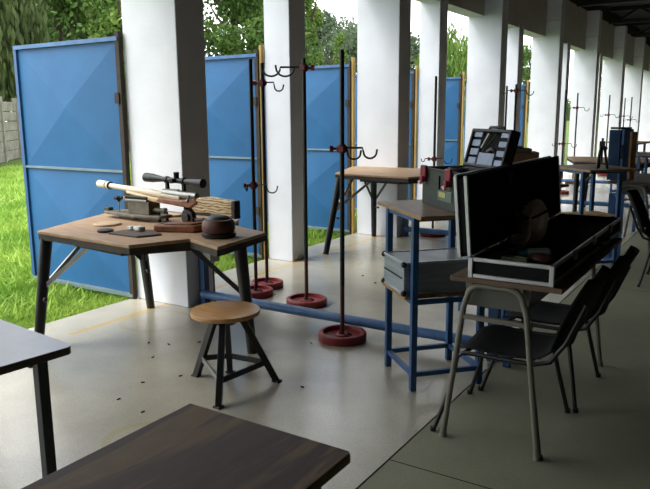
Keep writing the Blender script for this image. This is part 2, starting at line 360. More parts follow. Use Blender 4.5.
def tree(x,y,h,rad,kind,m,label,n=5000,size=.22,low=.15,name='leafy_tree'):
    t=thing(name,label,'tree',(x,y,-.06),0,'trees beyond the lawn'); trunkobj(t,h,h*.022+.05)
    P=[]
    if kind=='round' or kind=='poplar':
        cl=[]; n=int(n*1.8); size*=.8
        for _ in range(int(60 if kind=='round' else 44)):
            z=random.uniform(low,1)*h; f=(z/h-low)/(1-low); prof=(math.sin(PI*min(1,(f*.86+.12)))**.6) if kind=='round' else (math.sin(PI*(f*.8+.12)))**.8
            a=random.random()*6.28; d=rad*prof*random.uniform(.2,.85); cl.append((Vector((math.cos(a)*d,math.sin(a)*d,z*.93)),rad*random.uniform(.2,.4)*(1 if kind=='round' else .9)))
        for _ in range(n):
            c,r=random.choice(cl); v=Vector((random.gauss(0,1),random.gauss(0,1),random.gauss(0,1))).normalized()*r*random.uniform(.65,1.05); v.z*=.75 if kind=='round' else 1.6; P.append(c+v)
        leaves('crown',P,size,m,t)
    else: # willow: hanging strands
        ns=int(n/22)
        for _ in range(ns):
            a=random.random()*6.28; d=rad*math.sqrt(random.random()); top=h*(1-.35*(d/rad)**2)*random.uniform(.82,1.0); L=h*random.uniform(.25,.6)
            bx=math.cos(a)*d; by=math.sin(a)*d; sx=random.gauss(0,.15); sy=random.gauss(0,.15)
            for q in range(22):
                f=q/22; P.append(Vector((bx+sx*f+random.gauss(0,.12),by+sy*f+random.gauss(0,.12),max(.3,top-L*f))))
        leaves('crown',P,size*1.35,m,t,drop=1)
    return t
TR=[(-30,13.5,13,3.6,'willow','leaf_olive','tall olive weeping willow at the far left above the fence',6500,.2),
(-28,17.5,9.5,2.6,'willow','leaf_olive','lower olive willow rising over the left screen',4500,.2),
(-31,23.5,12.5,3.7,'round','leaf_mid','bushy green tree above the right part of the nearest blue screen',6000,.2),
(-27,24,8,2.4,'round','leaf_bright','light green shrubby tree in front of the bushy tree, near first pillar',4500,.17),
(-29,35,12.5,4.2,'round','leaf_mid','big green tree seen between the first and second white pillars',8000,.2),
(-34,30,13,3.6,'round','leaf_mid','green tree just right of the first white pillar',5000,.22),
(-30,41,14,3.0,'round','leaf_mid','green tree left of the second white pillar',5000,.22),
(-30,45.2,11.5,1.3,'poplar','leaf_bright','slim bright green poplar right of the second white pillar',4500,.17),
(-30,49.6,8.4,.9,'poplar','leaf_bright','small bright poplar above the tallest black stand',2200,.15),
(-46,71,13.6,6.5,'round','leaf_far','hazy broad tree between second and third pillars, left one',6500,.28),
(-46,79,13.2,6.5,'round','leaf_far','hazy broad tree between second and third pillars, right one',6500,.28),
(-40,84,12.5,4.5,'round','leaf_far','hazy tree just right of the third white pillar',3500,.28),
(-32,76.5,12.6,3.4,'willow','leaf_bright','pointed light willow between fourth and fifth white pillars',5000,.22),
(-34,86,11.4,4.2,'willow','leaf_mid','darker willow behind the pointed light willow',3500,.22),
(-34,112,12.5,4.5,'round','leaf_mid','green tree in the narrow gap right of the tackle box lid',4000,.28),
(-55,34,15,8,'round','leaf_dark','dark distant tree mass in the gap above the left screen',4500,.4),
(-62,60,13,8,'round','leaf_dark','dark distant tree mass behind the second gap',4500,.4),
(-30,160,15,7,'round','leaf_mid','green tree in the slit beside the sixth pillar',3000,.4)]
for a in TR: tree(a[0],a[1],a[2],a[3],a[4],M[a[5]],a[6],a[7],a[8])
hd=thing('hedge','yellow green hedge behind the concrete fence at far left','hedge',(-38,14,-.06),0)
leaves('hedge_leaves',[Vector((random.uniform(-4,1),random.uniform(-6,12),random.uniform(0,5))) for _ in range(7000)],.16,M['leaf_hedge'],hd)
hd=thing('hedge','long mid green hedge row at the far edge of the lawn','hedge',(-39,60,-.06),0)
leaves('hedge_leaves',[Vector((random.uniform(-3,1),random.uniform(-33,200),random.uniform(0,5.6)*random.uniform(.6,1))) for _ in range(22000)],.3,M['leaf_mid'],hd)
# grass blades
def grass():
    V=[];F=[]
    def blade(x,y,s):
        a=random.random()*6.28; w=.007*s; h=random.uniform(.02,.055)*s; lx=random.gauss(0,.03)*s; ly=random.gauss(0,.03)*s
        k=len(V); V.extend([(x-w*math.cos(a),y-w*math.sin(a),-.062),(x+w*math.cos(a),y+w*math.sin(a),-.062),(x+lx,y+ly,-.06+h)]); F.append((k,k+1,k+2))
    for _ in range(60000):
        y=random.uniform(2.2,7.5); x=-4.70-random.random()**1.6*7; blade(x,y,1.5)
    for _ in range(40000):
        y=random.uniform(3,16); x=-5-random.random()*16; blade(x,y,3)
    for _ in range(16000):
        y=random.uniform(7,14); x=-4.72-random.random()**1.5*6; blade(x,y,1.8)
    me=bpy.data.meshes.new('grass'); me.from_pydata(V,[],F); me.materials.append(M['grass']); o=bpy.data.objects.new('grass',me); COL.objects.link(o); stuff(o)
    tag(o,'bright green mown grass outside the concrete slab','grass')
grass()
# ------------------------------------------------------------------ dividers (low blue tube between posts)
def divider(y,label,full=True):
    t=thing('divider_rail',label,'rail',(0,y,0),0,'low blue divider rails')
    MB().cyl((-3.93,0,.105),(-1.38,0,.105),.036,n=16).build('tube',M['blue_light'],t,smooth=True)
    MB().box((-3.94,.03,.235),(.06,.06,.47)).build('post',M['blue_frame'],t)
    MB().box((-1.385,0,.36),(.065,.065,.72)).build('post',M['blue_frame'],t)
    MB().box((-1.27,-.07,.36),(.04,.04,.72)).build('post',M['blue_frame'],t)
    MB().bar((-1.385,0,.7),(-1.27,-.07,.7),.03).build('cross_bar',M['blue_frame'],t)
    return t
for k,l in enumerate(['nearest low blue tube rail on the floor behind the stool','second low blue tube rail, seen under the tall side table','third low blue tube rail, seen through the far side table legs','farthest low blue tube rail']):
    divider(4.24+3.94*k,l)
t=thing('junction_box','grey junction box on a blue post at the foot of the first pillar','box',(-3.88,4.30,.385))
MB().box((0,0,.045),(.10,.12,.09)).build('housing',M['box_grey'],t,bevel=.006); MB().cyl((.04,-.02,0),(.03,.0,-.385),.008,n=8).build('conduit',M['black_plastic'],t)
# ------------------------------------------------------------------ shooting benches
def bench(dx,dy,zt,label,group='shooting benches',lf=(-4.175,2.81)):
    t=thing('shooting_bench',label,'table',(dx,dy,0),0,group)
    P=[(-4.25,2.93),(-3.27,2.88),(-3.10,3.24),(-2.75,3.11),(-2.82,3.69),(-3.25,3.84),(-3.36,4.06),(-4.46,4.08),(-4.62,3.98)]
    m=MB().prism(P,zt-.022,zt); m.build('tabletop',M['bench_wood'],t,bevel=.004)
    c=Vector((-3.7,3.5)); Q=[tuple(c+(Vector(p)-c)*.992) for p in P]
    MB().prism(Q,zt-.062,zt-.022).build('edge_frame',M['bench_edge'],t)
    MB().prism([(-3.95,3.0),(-3.4,2.93),(-3.12,3.32),(-2.85,3.25),(-2.9,3.6),(-3.6,3.9),(-4.3,3.9)],zt-.092,zt-.062).build('underframe',M['bench_edge'],t)
    for top,ft,br in (((-4.205,2.965),lf,((-3.8,3.02),(-4.25,3.4))),((-4.22,3.84),(-4.28,3.97),((-3.9,3.7),(-4.2,3.5))),((-2.83,3.42),(-2.84,3.53),((-3.15,3.3),(-2.98,3.62)))):
        zb=zt-.062
        MB().tube([(*ft,0),((top[0]+ft[0])/2,(top[1]+ft[1])/2,zb/2),(*top,zb)],[.034,.038,.044],14).build('leg',M['black_steel'],t,smooth=True)
        m=MB(); k=.45; p=(ft[0]*k+top[0]*(1-k),ft[1]*k+top[1]*(1-k),zb*(1-k))
        for b in br: m.bar(p,(*b,zt-.07),.012,.03)
        m.build('brace',M['steel'] if top[0]<-4.1 and top[1]<3.5 else M['black_steel'],t)
        m=MB(); m.cyl((p[0]-.0,p[1],p[2]-.06),(p[0]+.09,p[1]-.05,p[2]-.06),.008,n=8); m.ball((p[0]+.09,p[1]-.05,p[2]-.06),.016,n=8); m.build('clamp_screw',M['black_steel'],t,smooth=True)
    return t
ZT=.815
bench(0,0,ZT,'three legged wooden shooting bench holding the rifle, beside first white pillar')
bench(-.02,4.02,.92,'empty wooden shooting bench on black splayed legs by the third pillar',lf=(-4.20,2.64))
bench(1.72,8.45,.86,'small distant bench top beyond the blue side tables')
# ------------------------------------------------------------------ items on the first bench
# rifle: local x from rest to butt, z up; root at front rest
u=Vector((.996,-.09,0)); RX,RY=-4.029,3.675; ang=math.atan2(-.09,.996)
t=thing('target_rifle','scoped benchrest rifle with cream barrel and striped laminated butt on the bench','rifle',(RX,RY,ZT),ang)
def rx(x,z): return (x,0,z-.81)
m=MB(); m.tube([rx(-.35,1.052),rx(.2,1.026),rx(.5,1.012)],[.020,.026,.030],16); m.build('barrel',M['cream'],t,smooth=True)
m=MB(); m.tube([rx(-.505,1.060),rx(-.495,1.060),rx(-.40,1.055),rx(-.395,1.055)],[.026,.031,.031,.026],18)
m.tube([rx(-.385,1.054),rx(-.36,1.053)],[.031,.031],18); m.build('muzzle_tuner',M['cream'],t,smooth=True)
m=MB(); m.tube([rx(-.395,1.0545),rx(-.385,1.054)],.030,18); m.tube([rx(-.36,1.053),rx(-.35,1.0525)],.031,18); m.build('tuner_ring',M['gun_black'],t,smooth=True)
def slab(poly,w,name,mt,y0=0,bev=.012):
    m=MB(); m.prism([(x,z-.81) for x,z in poly],-w/2,w/2); bmesh.ops.rotate(m.bm,verts=m.bm.verts,matrix=Matrix.Rotation(PI/2,3,'X'))
    return m.build(name,mt,t,bevel=bev,seg=3,smooth=True)
slab([(-.12,1.030),(.20,1.000),(.50,.998),(.64,1.012),(.64,.975),(.47,.955),(.22,.962),(-.10,1.004)],.075,'forend',M['forend'])
slab([(.28,1.004),(.52,.998),(.66,1.02),(.70,.99),(.62,.945),(.45,.955),(.24,.968)],.08,'stock_wrist',M['leather_block'])
slab([(.60,.985),(.70,1.028),(.80,1.040),(1.035,1.028),(1.035,.908),(.80,.925),(.66,.915),(.62,.95)],.055,'butt_stock',M['laminate'])
slab([(1.035,1.030),(1.062,1.028),(1.062,.904),(1.035,.906)],.056,'butt_pad',M['black_plastic'],bev=.006)
m=MB(); m.tube([rx(.30,1.040),rx(.50,1.034),rx(.66,1.032)],[.026,.030,.024],14); m.box(rx(.40,1.062),(.14,.03,.014)); m.build('receiver',M['steel'],t,smooth=True)
m=MB(); m.cyl((.60,-.02,.225),(.64,-.07,.20),.007,n=8); m.ball((.645,-.075,.195),.014,n=10); m.build('bolt_handle',M['steel'],t,smooth=True)
m=MB(); m.tube([rx(.52,.955),rx(.53,.915),rx(.57,.905),rx(.60,.94)],.006,8); m.cyl((.56,0,.145),(.555,0,.11),.005,n=8); m.build('trigger_guard',M['gun_black'],t,smooth=True)
m=MB(); m.cyl(rx(.10,1.140),rx(.12,1.140),.034,.034,20); m.cyl(rx(.12,1.140),rx(.19,1.139),.035,.033,20); m.cyl(rx(.19,1.139),rx(.30,1.136),.032,.019,20); m.cyl(rx(.30,1.136),rx(.56,1.131),.020,n=16); m.cyl(rx(.56,1.131),rx(.68,1.128),.022,.030,18); m.cyl(rx(.68,1.128),rx(.73,1.127),.031,.033,18)
m.build('scope_tube',M['scope'],t,smooth=True)
m=MB(); m.cyl(rx(.45,1.15),rx(.45,1.195),.019,.021,16); m.cyl((.45,-.02,.323),(.45,-.055,.323),.017,n=14); m.build('scope_turret',M['gun_black'],t,smooth=True)
for x in (.345,.525):
    m=MB(); m.cyl((x-.012,0,.324),(x+.012,0,.324),.027,n=16); m.box((x,0,.278),(.022,.022,.06)); m.build('scope_ring',M['gun_black'],t,smooth=True)
# front rest
t=thing('front_rest','heavy grey metal front rest with black star knob under the rifle forend','rifle rest',(RX,RY,ZT),ang+R(6))
m=MB(); m.prism([(-.36,-.035),(-.30,-.06),(.05,-.11),(.28,-.07),(.30,.05),(.10,.12),(-.30,.03),(-.36,.01)],.028,.052); m.build('base_plate',M['rest_steel'],t,bevel=.006)
m=MB(); m.box((.055,0,.10),(.22,.12,.10)); m.box((-.05,0,.10),(.03,.11,.12)); m.build('pedestal',M['rest_steel'],t,bevel=.006)
m=MB(); m.box((.02,0,.155),(.25,.13,.018)); m.box((-.09,0,.165),(.02,.13,.03)); m.build('rest_top',M['steel'],t,bevel=.004)
m=MB(); m.box((.02,0,.1780),(.26,.12,.022)); m.build('sand_bag_cradle',M['gun_black'],t,bevel=.008)
m=MB(); m.cyl((.16,-.01,.088),(.27,-.01,.086),.022,.016,14); m.cyl((.27,-.01,.086),(.29,-.01,.086),.022,n=14); m.build('handle_grip',M['rest_steel'],t,smooth=True)
m=MB(); m.cyl((.28,-.01,.086),(.50,-.01,.080),.0055,n=8); m.build('adjust_rod',M['steel'],t,smooth=True)
m=MB()
m.cyl((-.22,0,.0),(-.22,0,.15),.006,n=8)
m.build('levelling_screw',M['steel'],t)
m=MB()
for k in range(5):
    a=k*2*PI/5; m.ball((-.22+.028*math.cos(a),.028*math.sin(a),.155),.014,n=8)
m.cyl((-.22,0,.143),(-.22,0,.167),.022,n=12); m.cyl((-.22,0,.125),(-.22,0,.143),.010,.016,n=12); m.build('star_knob',M['black_plastic'],t,smooth=True)
for p in ((.24,-.03),(.22,.07)):
    m=MB(); m.cyl((*p,0),(*p,.03),.012,n=10); m.cyl((*p,.028),(*p,.075),.010,n=10); m.build('levelling_foot',M['gun_black'],t,smooth=True)
MB().box((-.335,-.01,.062),(.06,.05,.03)).build('end_block',M['green_box'],t,bevel=.004)
MB().cyl((-.05,0,0),(-.05,0,.03),.03,n=14).build('centre_foot',M['rest_steel'],t,smooth=True)
# tall hand-wheel behind grip = rest accessory
t=thing('hand_wheel_clamp','black round knurled hand wheel clamp under the rifle wrist','clamp',(-3.47,3.63,ZT),ang)
m=MB(); m.cyl((0,-.02,.062),(0,.02,.062),.062,n=20); m.cyl((0,-.035,.062),(0,.035,.062),.03,n=16); m.build('wheel',M['black_plastic'],t,smooth=True,bevel=.004)
m=MB()
for k in range(10):
    a=k*PI/5; m.ball((.06*math.cos(a),0,.066+.058*math.sin(a)),.011,(1,1.6,1),n=8)
m.build('grip_lobe',M['black_plastic'],t,smooth=True)
m=MB(); m.tube([(.05,0,.06),(.09,0,.05),(.16,0,.062)],.012,8); m.box((.10,0,.018),(.05,.04,.036)); m.build('arm',M['gun_black'],t,smooth=True)
# rear bag
t=thing('rear_sand_bag','brown leather rear sandbag with black top at the right end of the bench','sandbag',(-2.99,3.40,ZT),R(20))
t.scale=(.9,.9,.92)
MB().lathe([(.105,0),(.125,.008),(.128,.03),(.118,.036)],n=30).build('base_ring',M['black_plastic'],t,smooth=True)
m=MB().lathe([(.112,.034),(.122,.06),(.12,.10),(.104,.125),(.06,.132)],n=30); m.build('bag_body',M['leather'],t,smooth=True)
m=MB(); m.ball((0,0,.125),.085,(1,.95,.42),n=18); m.build('bag_ears',M['green_box'],t,smooth=True)
def single(name,mb,mt,label,cat,loc=(0,0,0),rz=0,bevel=0,smooth=False,group=None):
    o=mb.build(name,mt,None,bevel=bevel,smooth=smooth); o.location=loc; o.rotation_euler=(0,0,rz); return tag(o,label,cat,group)
single('wooden_disc',MB().lathe([(.095,0),(.10,.004),(.10,.012),(.095,.016)],n=28),M['disc_wood'],'round pale wooden disc at the left of the rifle rest','disc',(-4.03,3.36,ZT),smooth=True)
single('wooden_disc',MB().lathe([(.075,0),(.08,.004),(.08,.014),(.075,.018)],n=28),M['disc_wood'],'round pale wooden disc behind the rest under the rifle','disc',(-3.93,3.94,ZT),smooth=True)
single('black_lid',MB().lathe([(.05,0),(.056,.004),(.056,.016),(.045,.02)],n=24),M['black_plastic'],'small black round lid near the front edge of the bench','lid',(-3.79,3.14,ZT),smooth=True)
single('leather_pad',MB().prism([(-.18,-.08),(.10,-.12),(.19,.02),(.02,.14),(-.16,.06)],0,.012),M['mat_grey'],'dark brown flat pad on the front edge of the bench','pad',(-3.53,3.19,ZT),R(8),bevel=.003)
t=thing('patch_pack','small white pack of cleaning patches lying on the dark pad','pack',(-3.60,3.24,ZT+.012),R(-10))
MB().box((-.045,0,.014),(.05,.05,.028)).build('pack_block',M['white_item'],t,bevel=.008,smooth=True); MB().box((.03,.01,.016),(.075,.055,.032)).build('pack_block',M['white_item'],t,bevel=.01,smooth=True)
t=thing('leather_block','tan brown folded leather block in front of the rifle','block',(-3.36,3.42,ZT),R(20))
MB().prism([(-.17,-.06),(.13,-.05),(.19,.04),(.17,.10),(-.13,.02),(-.18,-.01)],0,.05).build('body',M['leather_block'],t,bevel=.012,smooth=True)
MB().prism([(-.10,-.035),(.10,-.03),(.155,.045),(.14,.07),(-.10,.01)],.05,.062).build('flap',M['leather_block'],t,bevel=.006,smooth=True)
single('steel_plug',MB().cyl((0,0,0),(0,0,.03),.02,.018,12),M['rest_steel'],'small brown metal plug beside the rest base','plug',(-3.62,3.50,ZT),smooth=True)
# ------------------------------------------------------------------ stool
t=thing('round_stool','round plywood stool on black steel legs in front of the bench','stool',(-2.60,2.99,0),0)
sc=(-.0,.0); m=MB().lathe([(.19,.445),(.203,.45),(.206,.462),(.203,.474),(.19,.478)],n=40); m.build('seat',M['seat_wood'],t,smooth=True)
MB().lathe([(.06,.39),(.10,.425),(.12,.445)],n=20).build('hub',M['black_steel'],t,smooth=True)
ft=[(-.27,.015),(.165,-.275),(.215,.205),(-.14,.22)]; ft[3]=(-.125,.17)
FT=[]
for a in ft:
    v=Vector((*a,0)); tp=Vector((v.x*.30,v.y*.30,.43)); m=MB(); m.bar(v,tp,.036,.040); m.box((v.x,v.y,.006),(.05,.045,.012)); m.build('leg',M['black_steel'],t,bevel=.003); FT.append((v,tp))
for i in range(4):
    a=FT[i][0].lerp(FT[i][1],.30); b=FT[(i+1)%4][0].lerp(FT[(i+1)%4][1],.30)
    o=MB().bar(a,b,.012,.034).build('stretcher',M['steel'] if i==0 else M['black_steel'],t,bevel=.002)
    if i==0: o['label']='bare worn steel stretcher'
# ------------------------------------------------------------------ rifle stands
def hook(m,z,ang,reach,drop=.0,uw=.06,r=.006):
    d=Vector((math.cos(ang),math.sin(ang),0)); Z=Vector((0,0,1)); P=[Vector((0,0,z))+d*.02, Vector((0,0,z))+d*(reach)]
    if drop: P.append(Vector((0,0,z-drop))+d*(reach+.008))
    c=P[-1]+d*uw
    for k in range(1,11):
        a=PI+PI*k/10; P.append(c+d*uw*math.cos(a)+Z*uw*.95*math.sin(a))
    P.append(P[-1]+Z*.02+d*.004); m.tube(P,r,8)
def stand(x,y,h,zc,hooks,label,red=True,br=.172):
    t=thing('rifle_stand',label,'stand',(x,y,0),0,'tall pole stands with red round bases')
    MB().lathe([(br,0),(br+.003,.01),(br+.003,.05),(br-.006,.058),(br-.03,.058),(br-.036,.03),(.055,.026),(.05,.04),(.03,.045),(.028,.02)],n=44).build('base_weight',M['red_iron'],t,smooth=True)
    MB().cyl((0,0,.02),(0,0,.42),.0155,n=14).build('pole_sleeve',M['red_pole'],t,smooth=True)
    MB().cyl((0,0,.40),(0,0,h),.0165,n=14).build('pole',M['pole'],t,smooth=True)
    m=MB(); m.tube([(.03,-.02,.06),(.06,-.03,.065),(.09,-.02,.05)],.006,6); m.build('base_bolt',M['black_steel'],t)
    for i,z in enumerate(zc):
        a0=hooks[i][0][0]
        c=MB(); c.cyl((0,0,z-.03),(0,0,z+.03),.028,n=14); c.box((0,0,z),(.05,.06,.035)); d=Vector((math.cos(a0+PI),math.sin(a0+PI),0)); c.cyl(Vector((0,0,z))+d*.02,Vector((0,0,z))+d*.075,.010,n=10); c.cyl(Vector((0,0,z-.0))+d*.06,Vector((0,0,z))+d*.085,.024,n=12); c.box((0,0,z+.045),(.014,.014,.05))
        cl=c.build('clamp',M['red_clamp'],t,smooth=True)
        for hk in hooks[i]:
            m=MB(); hook(m,z+.005,*hk); m.build('hook',M['pole'],cl,smooth=True)
    return t
RA=R(32)  # hooks roughly along the screen of bays
stand(-2.46,4.10,2.03,[1.37],[[(R(32),.14,.03,.045,.007),(R(25),.03,.035,.045,.007)]],'tallest nearest black pole stand, red disc base in front of the blue rail')
stand(-3.205,4.745,2.05,[1.975],[[(R(205),.08,0,.075,.008),(R(215),.19,0,.075,.008)]],'black pole stand with large hooks near the second pillar')
stand(-3.868,5.06,2.06,[1.885],[[(R(25),.10,.04,.04,.007)]],'pole stand touching the second pillar view, red clamp near its top',br=.150)
stand(-3.766,4.763,2.07,[.995],[[(R(30),.11,.03,.045,.006),(R(210),.05,.05,.004,.006)]],'pole stand in front of second blue screen with a low red clamp',br=.150)
stand(-3.66,8.46,2.08,[1.02],[[(R(30),.12,.02,.05,.006),(R(210),.12,.02,.02,.006)]],'pole stand between third and fourth pillars, base under the side table')
far=[(-3.701,11.483,[.9],'stand half hidden left of the open tackle box lid'),(-3.35,10.85,[1.95],'stand with high red clamp right of the tackle box lid'),
(-3.41,14.26,[1.0],'dark pole stand just left of the sixth pillar gap'),(-3.70,16.6,[1.72],'pole stand with red clamp before the seventh white pillar'),
(-3.457,19.05,[1.55],'pole stand above the blue upright case, left one'),(-3.76,23.2,[1.5],'distant pole stand above the blue upright case, middle one'),(-3.38,21.97,[1.4],'distant pole stand above the blue upright case, right one')]
for x,y,zc,l in far: stand(x,y,2.05,zc,[[(R(30),.16,.03,.05,.007),(R(210),.14,.02,.03,.006)]],l)
# ------------------------------------------------------------------ tall blue side tables
E1=R(-43)
def side_table(x,y,label,rz=E1,sx=.36,sy0=-.24,sy1=.34,L=.212):
    t=thing('side_table',label,'table',(x,y,0),rz,'tall blue steel side tables')
    MB().box((0,(sy0+sy1)/2,1.045),(2*sx,sy1-sy0,.022)).build('tabletop',M['tan_top'],t,bevel=.003)
    MB().box((0,(sy0+sy1)/2,1.041),(2*sx+.006,sy1-sy0+.006,.012)).build('edge_band',M['tan_edge'],t)
    for a in (-L,L):
        for b in (-L,L): MB().box((a,b,.517),(.036,.036,1.034)).build('leg',M['blue_frame'],t,bevel=.002)
    for z in (.535,.10,1.02):
        for s in (-L,L):
            MB().box((0,s,z),(2*L-.036,.024,.028)).build('rail',M['blue_frame'],t)
            MB().box((s,0,z),(.024,2*L-.036,.028)).build('rail',M['blue_frame'],t)
    MB().box((0,0,.559),(2*L-.04,2*L+.10,.02)).build('shelf',M['tan_edge'],t)
    return t
side_table(-1.63,3.80,'tall blue side table in front carrying the green toolbox and silver case')
side_table(-1.72,5.35,'tall blue side table behind the rifle case lid, brown box on top',rz=R(-20))
side_table(-1.50,7.42,'tall blue side table beyond the rifle case, pale top and shelf')
side_table(-2.2,14.4,'distant blue side table beyond the dark desk',rz=R(-10))
side_table(-1.18,10.3,'distant blue table top at the right edge of the picture',rz=R(-5))
# silver case on shelf
t=thing('silver_case','ribbed silver aluminium case on the shelf of the nearest blue side table','case',(-1.61,3.82,.569),E1)
MB().box((0,.01,.097),(.34,.60,.186)).build('body',M['silver'],t,bevel=.006)
for z in (.006,.188):
    m=MB(); 
    for s in (-.17,.17): m.box((s,.01,z),(.014,.61,.014))
    for s in (-.29,.31): m.box((0,s,z),(.35,.014,.014))
    m.build('edge_profile',M['alu'],t,bevel=.003)
m=MB()
for a in (-.17,.17):
    for z in (.012,.182): m.ball((a,-.29,z),.018,n=10)
m.build('corner_cap',M['black_plastic'],t,smooth=True)
MB().box((0,-.295,.10),(.30,.006,.008)).build('lid_seam',M['black_plastic'],t)
# toolbox with open lid
t=thing('tackle_box','dark green toolbox with crimson latches, black compartment lid open','toolbox',(-1.463,3.825,1.056),E1)
m=MB(); W,D,H=.29,.135,.225
m.box((0,-D,H/2),(2*W,.014,H)); m.box((0,D,H/2),(2*W,.014,H)); m.box((-W,0,H/2),(.014,2*D,H)); m.box((W,0,H/2),(.014,2*D,H)); m.box((0,0,.007),(2*W,2*D,.014)); m.build('body',M['green_box'],t,bevel=.004)
MB().box((0,0,H-.03),(2*W-.03,2*D-.03,.012)).build('tray',M['black_plastic'],t)
m=MB(); m.box((0,-D-.004,H-.006),(2*W+.02,.02,.016)); m.box((0,D+.004,H-.006),(2*W+.02,.02,.016)); m.box((-W-.004,0,H-.006),(.02,2*D,.016)); m.box((W+.004,0,H-.006),(.02,2*D,.016)); m.build('rim',M['black_plastic'],t)
m=MB()
for k in range(3): m.tube([(.02+.055*math.cos(a*PI/8),-.05+.055*math.sin(a*PI/8),H-.01+k*.01) for a in range(17)],.006,6)
m.build('coiled_cord',M['green_box'],t,smooth=True)
for x in (-.235,.115):
    o=MB(); o.box((x,-D-.02,H-.02),(.075,.022,.07)); o.prism([(x-.02,-D-.045),(x+.02,-D-.045),(x+.025,-D-.008),(x-.025,-D-.008)],H-.085,H-.05); l=o.build('latch',M['latch'],t,bevel=.006,smooth=True)
    MB().box((x,-D-.043,H-.088),(.036,.022,.022),Euler((R(20),0,0)).to_matrix()).build('latch_tip',M['pink'],l,bevel=.005)
MB().box((.05,-D-.009,.08),(.19,.006,.06)).build('maker_label',M['label'],t); MB().box((.02,-D-.0125,.085),(.09,.003,.03)).build('label_print',M['label2'],t)
MB().box((-.03,-D-.010,.15),(.012,.010,.08)).build('groove',M['black_plastic'],t)
# lid
lid=bpy.data.objects.new('lid',None); COL.objects.link(lid); lid.parent=t; lid.location=(-.05,D-.01,H+.005); lid.rotation_euler=(R(-15),0,0); lid.empty_display_size=.05
lw_=.24; lh=.235
m=MB(); m.box((0,.055,lh/2),(2*lw_,.02,lh)); m.box((-lw_+.01,.03,lh/2),(.02,.06,lh)); m.box((lw_-.01,.03,lh/2),(.02,.06,lh)); m.box((0,.03,.01),(2*lw_,.06,.02)); m.box((0,.03,lh-.01),(2*lw_,.06,.02)); m.build('lid_shell',M['black_plastic'],lid,bevel=.006)
m=MB(); m.box((0,.035,lh/2),(2*lw_-.04,.01,lh-.03)); m.build('lid_liner',M['case_black'],lid)
m=MB()
for i in range(4):
    z=.04+i*.055
    m.box((-.165,.02,z),(.10,.012,.040)); m.box((.165,.02,z),(.10,.012,.034))
m.box((.0,.02,.055),(.19,.012,.075)); m.build('compartment_tray',M['tray'],lid,bevel=.003)
m=MB()
m.tube([(-.08,.014,.12),(-.03,.014,.21)],.008,6); m.build('hand_tool',M['steel'],lid); m=MB(); m.tube([(-.03,.014,.11),(.03,.014,.17),(.07,.014,.21)],.007,6); m.build('hand_tool',M['gun_black'],lid); m=MB(); m.tube([(.0,.014,.10),(.05,.014,.12),(.08,.014,.11)],.009,6); m.build('hand_tool',M['steel'],lid)
m=MB(); m.tube([(-.09,.04,lh),(-.085,.04,lh+.018),(.085,.04,lh+.018),(.09,.04,lh)],.009,8); m.build('carry_handle',M['black_plastic'],lid,smooth=True)
# brown box
t=thing('cardboard_box','brown cardboard box with grey flap behind the open rifle case lid','box',(-1.60,5.42,1.056),R(25))
MB().box((0,0,.125),(.22,.20,.25)).build('body',M['cardboard'],t,bevel=.003)
MB().box((-.03,-.0,.265),(.17,.19,.025)).box((-.06,-.02,.285),(.10,.12,.02)).build('flap',M['cardtop'],t,bevel=.003)
# black tripod clamp on far side table
t=thing('folded_tripod','black folded tripod standing on the far blue side table','tripod',(-1.36,7.28,1.056))
m=MB()
m.cyl((0,0,.06),(0,0,.30),.012,n=8); m.box((0,0,.24),(.05,.03,.06)); m.box((.02,0,.20),(.06,.02,.02)); m.build('column',M['black_plastic'],t)
for a in (0,2.1,4.2): MB().tube([(.06*math.cos(a),.06*math.sin(a),0),(.02*math.cos(a),.02*math.sin(a),.22)],.013,8).build('leg',M['black_plastic'],t,smooth=True)
# ------------------------------------------------------------------ school desks
def desk(x0,x1,y0,y1,label,top='desk_top',zt=.84,fo=-.05):
    t=thing('school_desk',label,'desk',((x0+x1)/2,(y0+y1)/2,0),0,'tube framed desks')
    w=(x1-x0)/2; l=(y1-y0)/2
    MB().box((0,0,zt-.0125),(2*w,2*l,.025)).build('tabletop',M[top],t,bevel=.004)
    for s in (-1,1):
        yf=s*(l-.02); yt=s*(l-.03); fx=.235; tx=.135; P=[(-fx,yf,0),(-fx+.004,yf,.05),(-tx-.018,yt,zt-.16),(-tx-.004,yt,zt-.11)]
        for k in range(6):
            a=PI-(PI/2)*k/5; P.append((-tx+.07+.07*math.cos(a),yt,zt-.105+.066*math.sin(a)))
        P=[(p[0]+fo,p[1],p[2]) for p in P]
        Q=[(2*fo-p[0],p[1],p[2]) for p in P[::-1]]
        MB().tube(P+Q,.0145,12).build('end_frame',M['desk_tube'],t,smooth=True)
        z=zt-.20; MB().bar((fo-tx-.022,yt,z),(fo+tx+.022,yt,z),.022,.022).build('cross_bar',M['desk_tube'],t)
        for q in (-1,1): MB().cyl((fo+q*fx,yf,0),(fo+q*fx,yf,.03),.018,n=12).build('foot_cap',M['desk_tube'],t,smooth=True)
    m=MB(); m.prism([(fo-.16,zt-.04),(fo+.16,zt-.04),(fo+.145,zt-.15),(fo-.145,zt-.15)],-.006,.006); bmesh.ops.rotate(m.bm,verts=m.bm.verts,matrix=Matrix.Rotation(PI/2,3,'X')); bmesh.ops.translate(m.bm,verts=m.bm.verts,vec=(0,-l+.07,0)); m.build('end_panel',M['desk_panel'],t)
    MB().box((fo,.02,zt-.145),(.27,2*l-.2,.012)).build('book_shelf',M['desk_panel'],t)
    for q in (-1,1): MB().bar((fo+q*.12,-l+.03,zt-.04),(fo+q*.12,l-.03,zt-.04),.02,.03).build('side_rail',M['desk_tube'],t)
    return t
desk(-1.215,-.69,3.03,4.52,'grey tubular desk carrying the open black rifle case')
desk(-1.46,-.86,8.30,9.6,'far dark topped desk at right edge with the blue upright case','dark_top',.84)
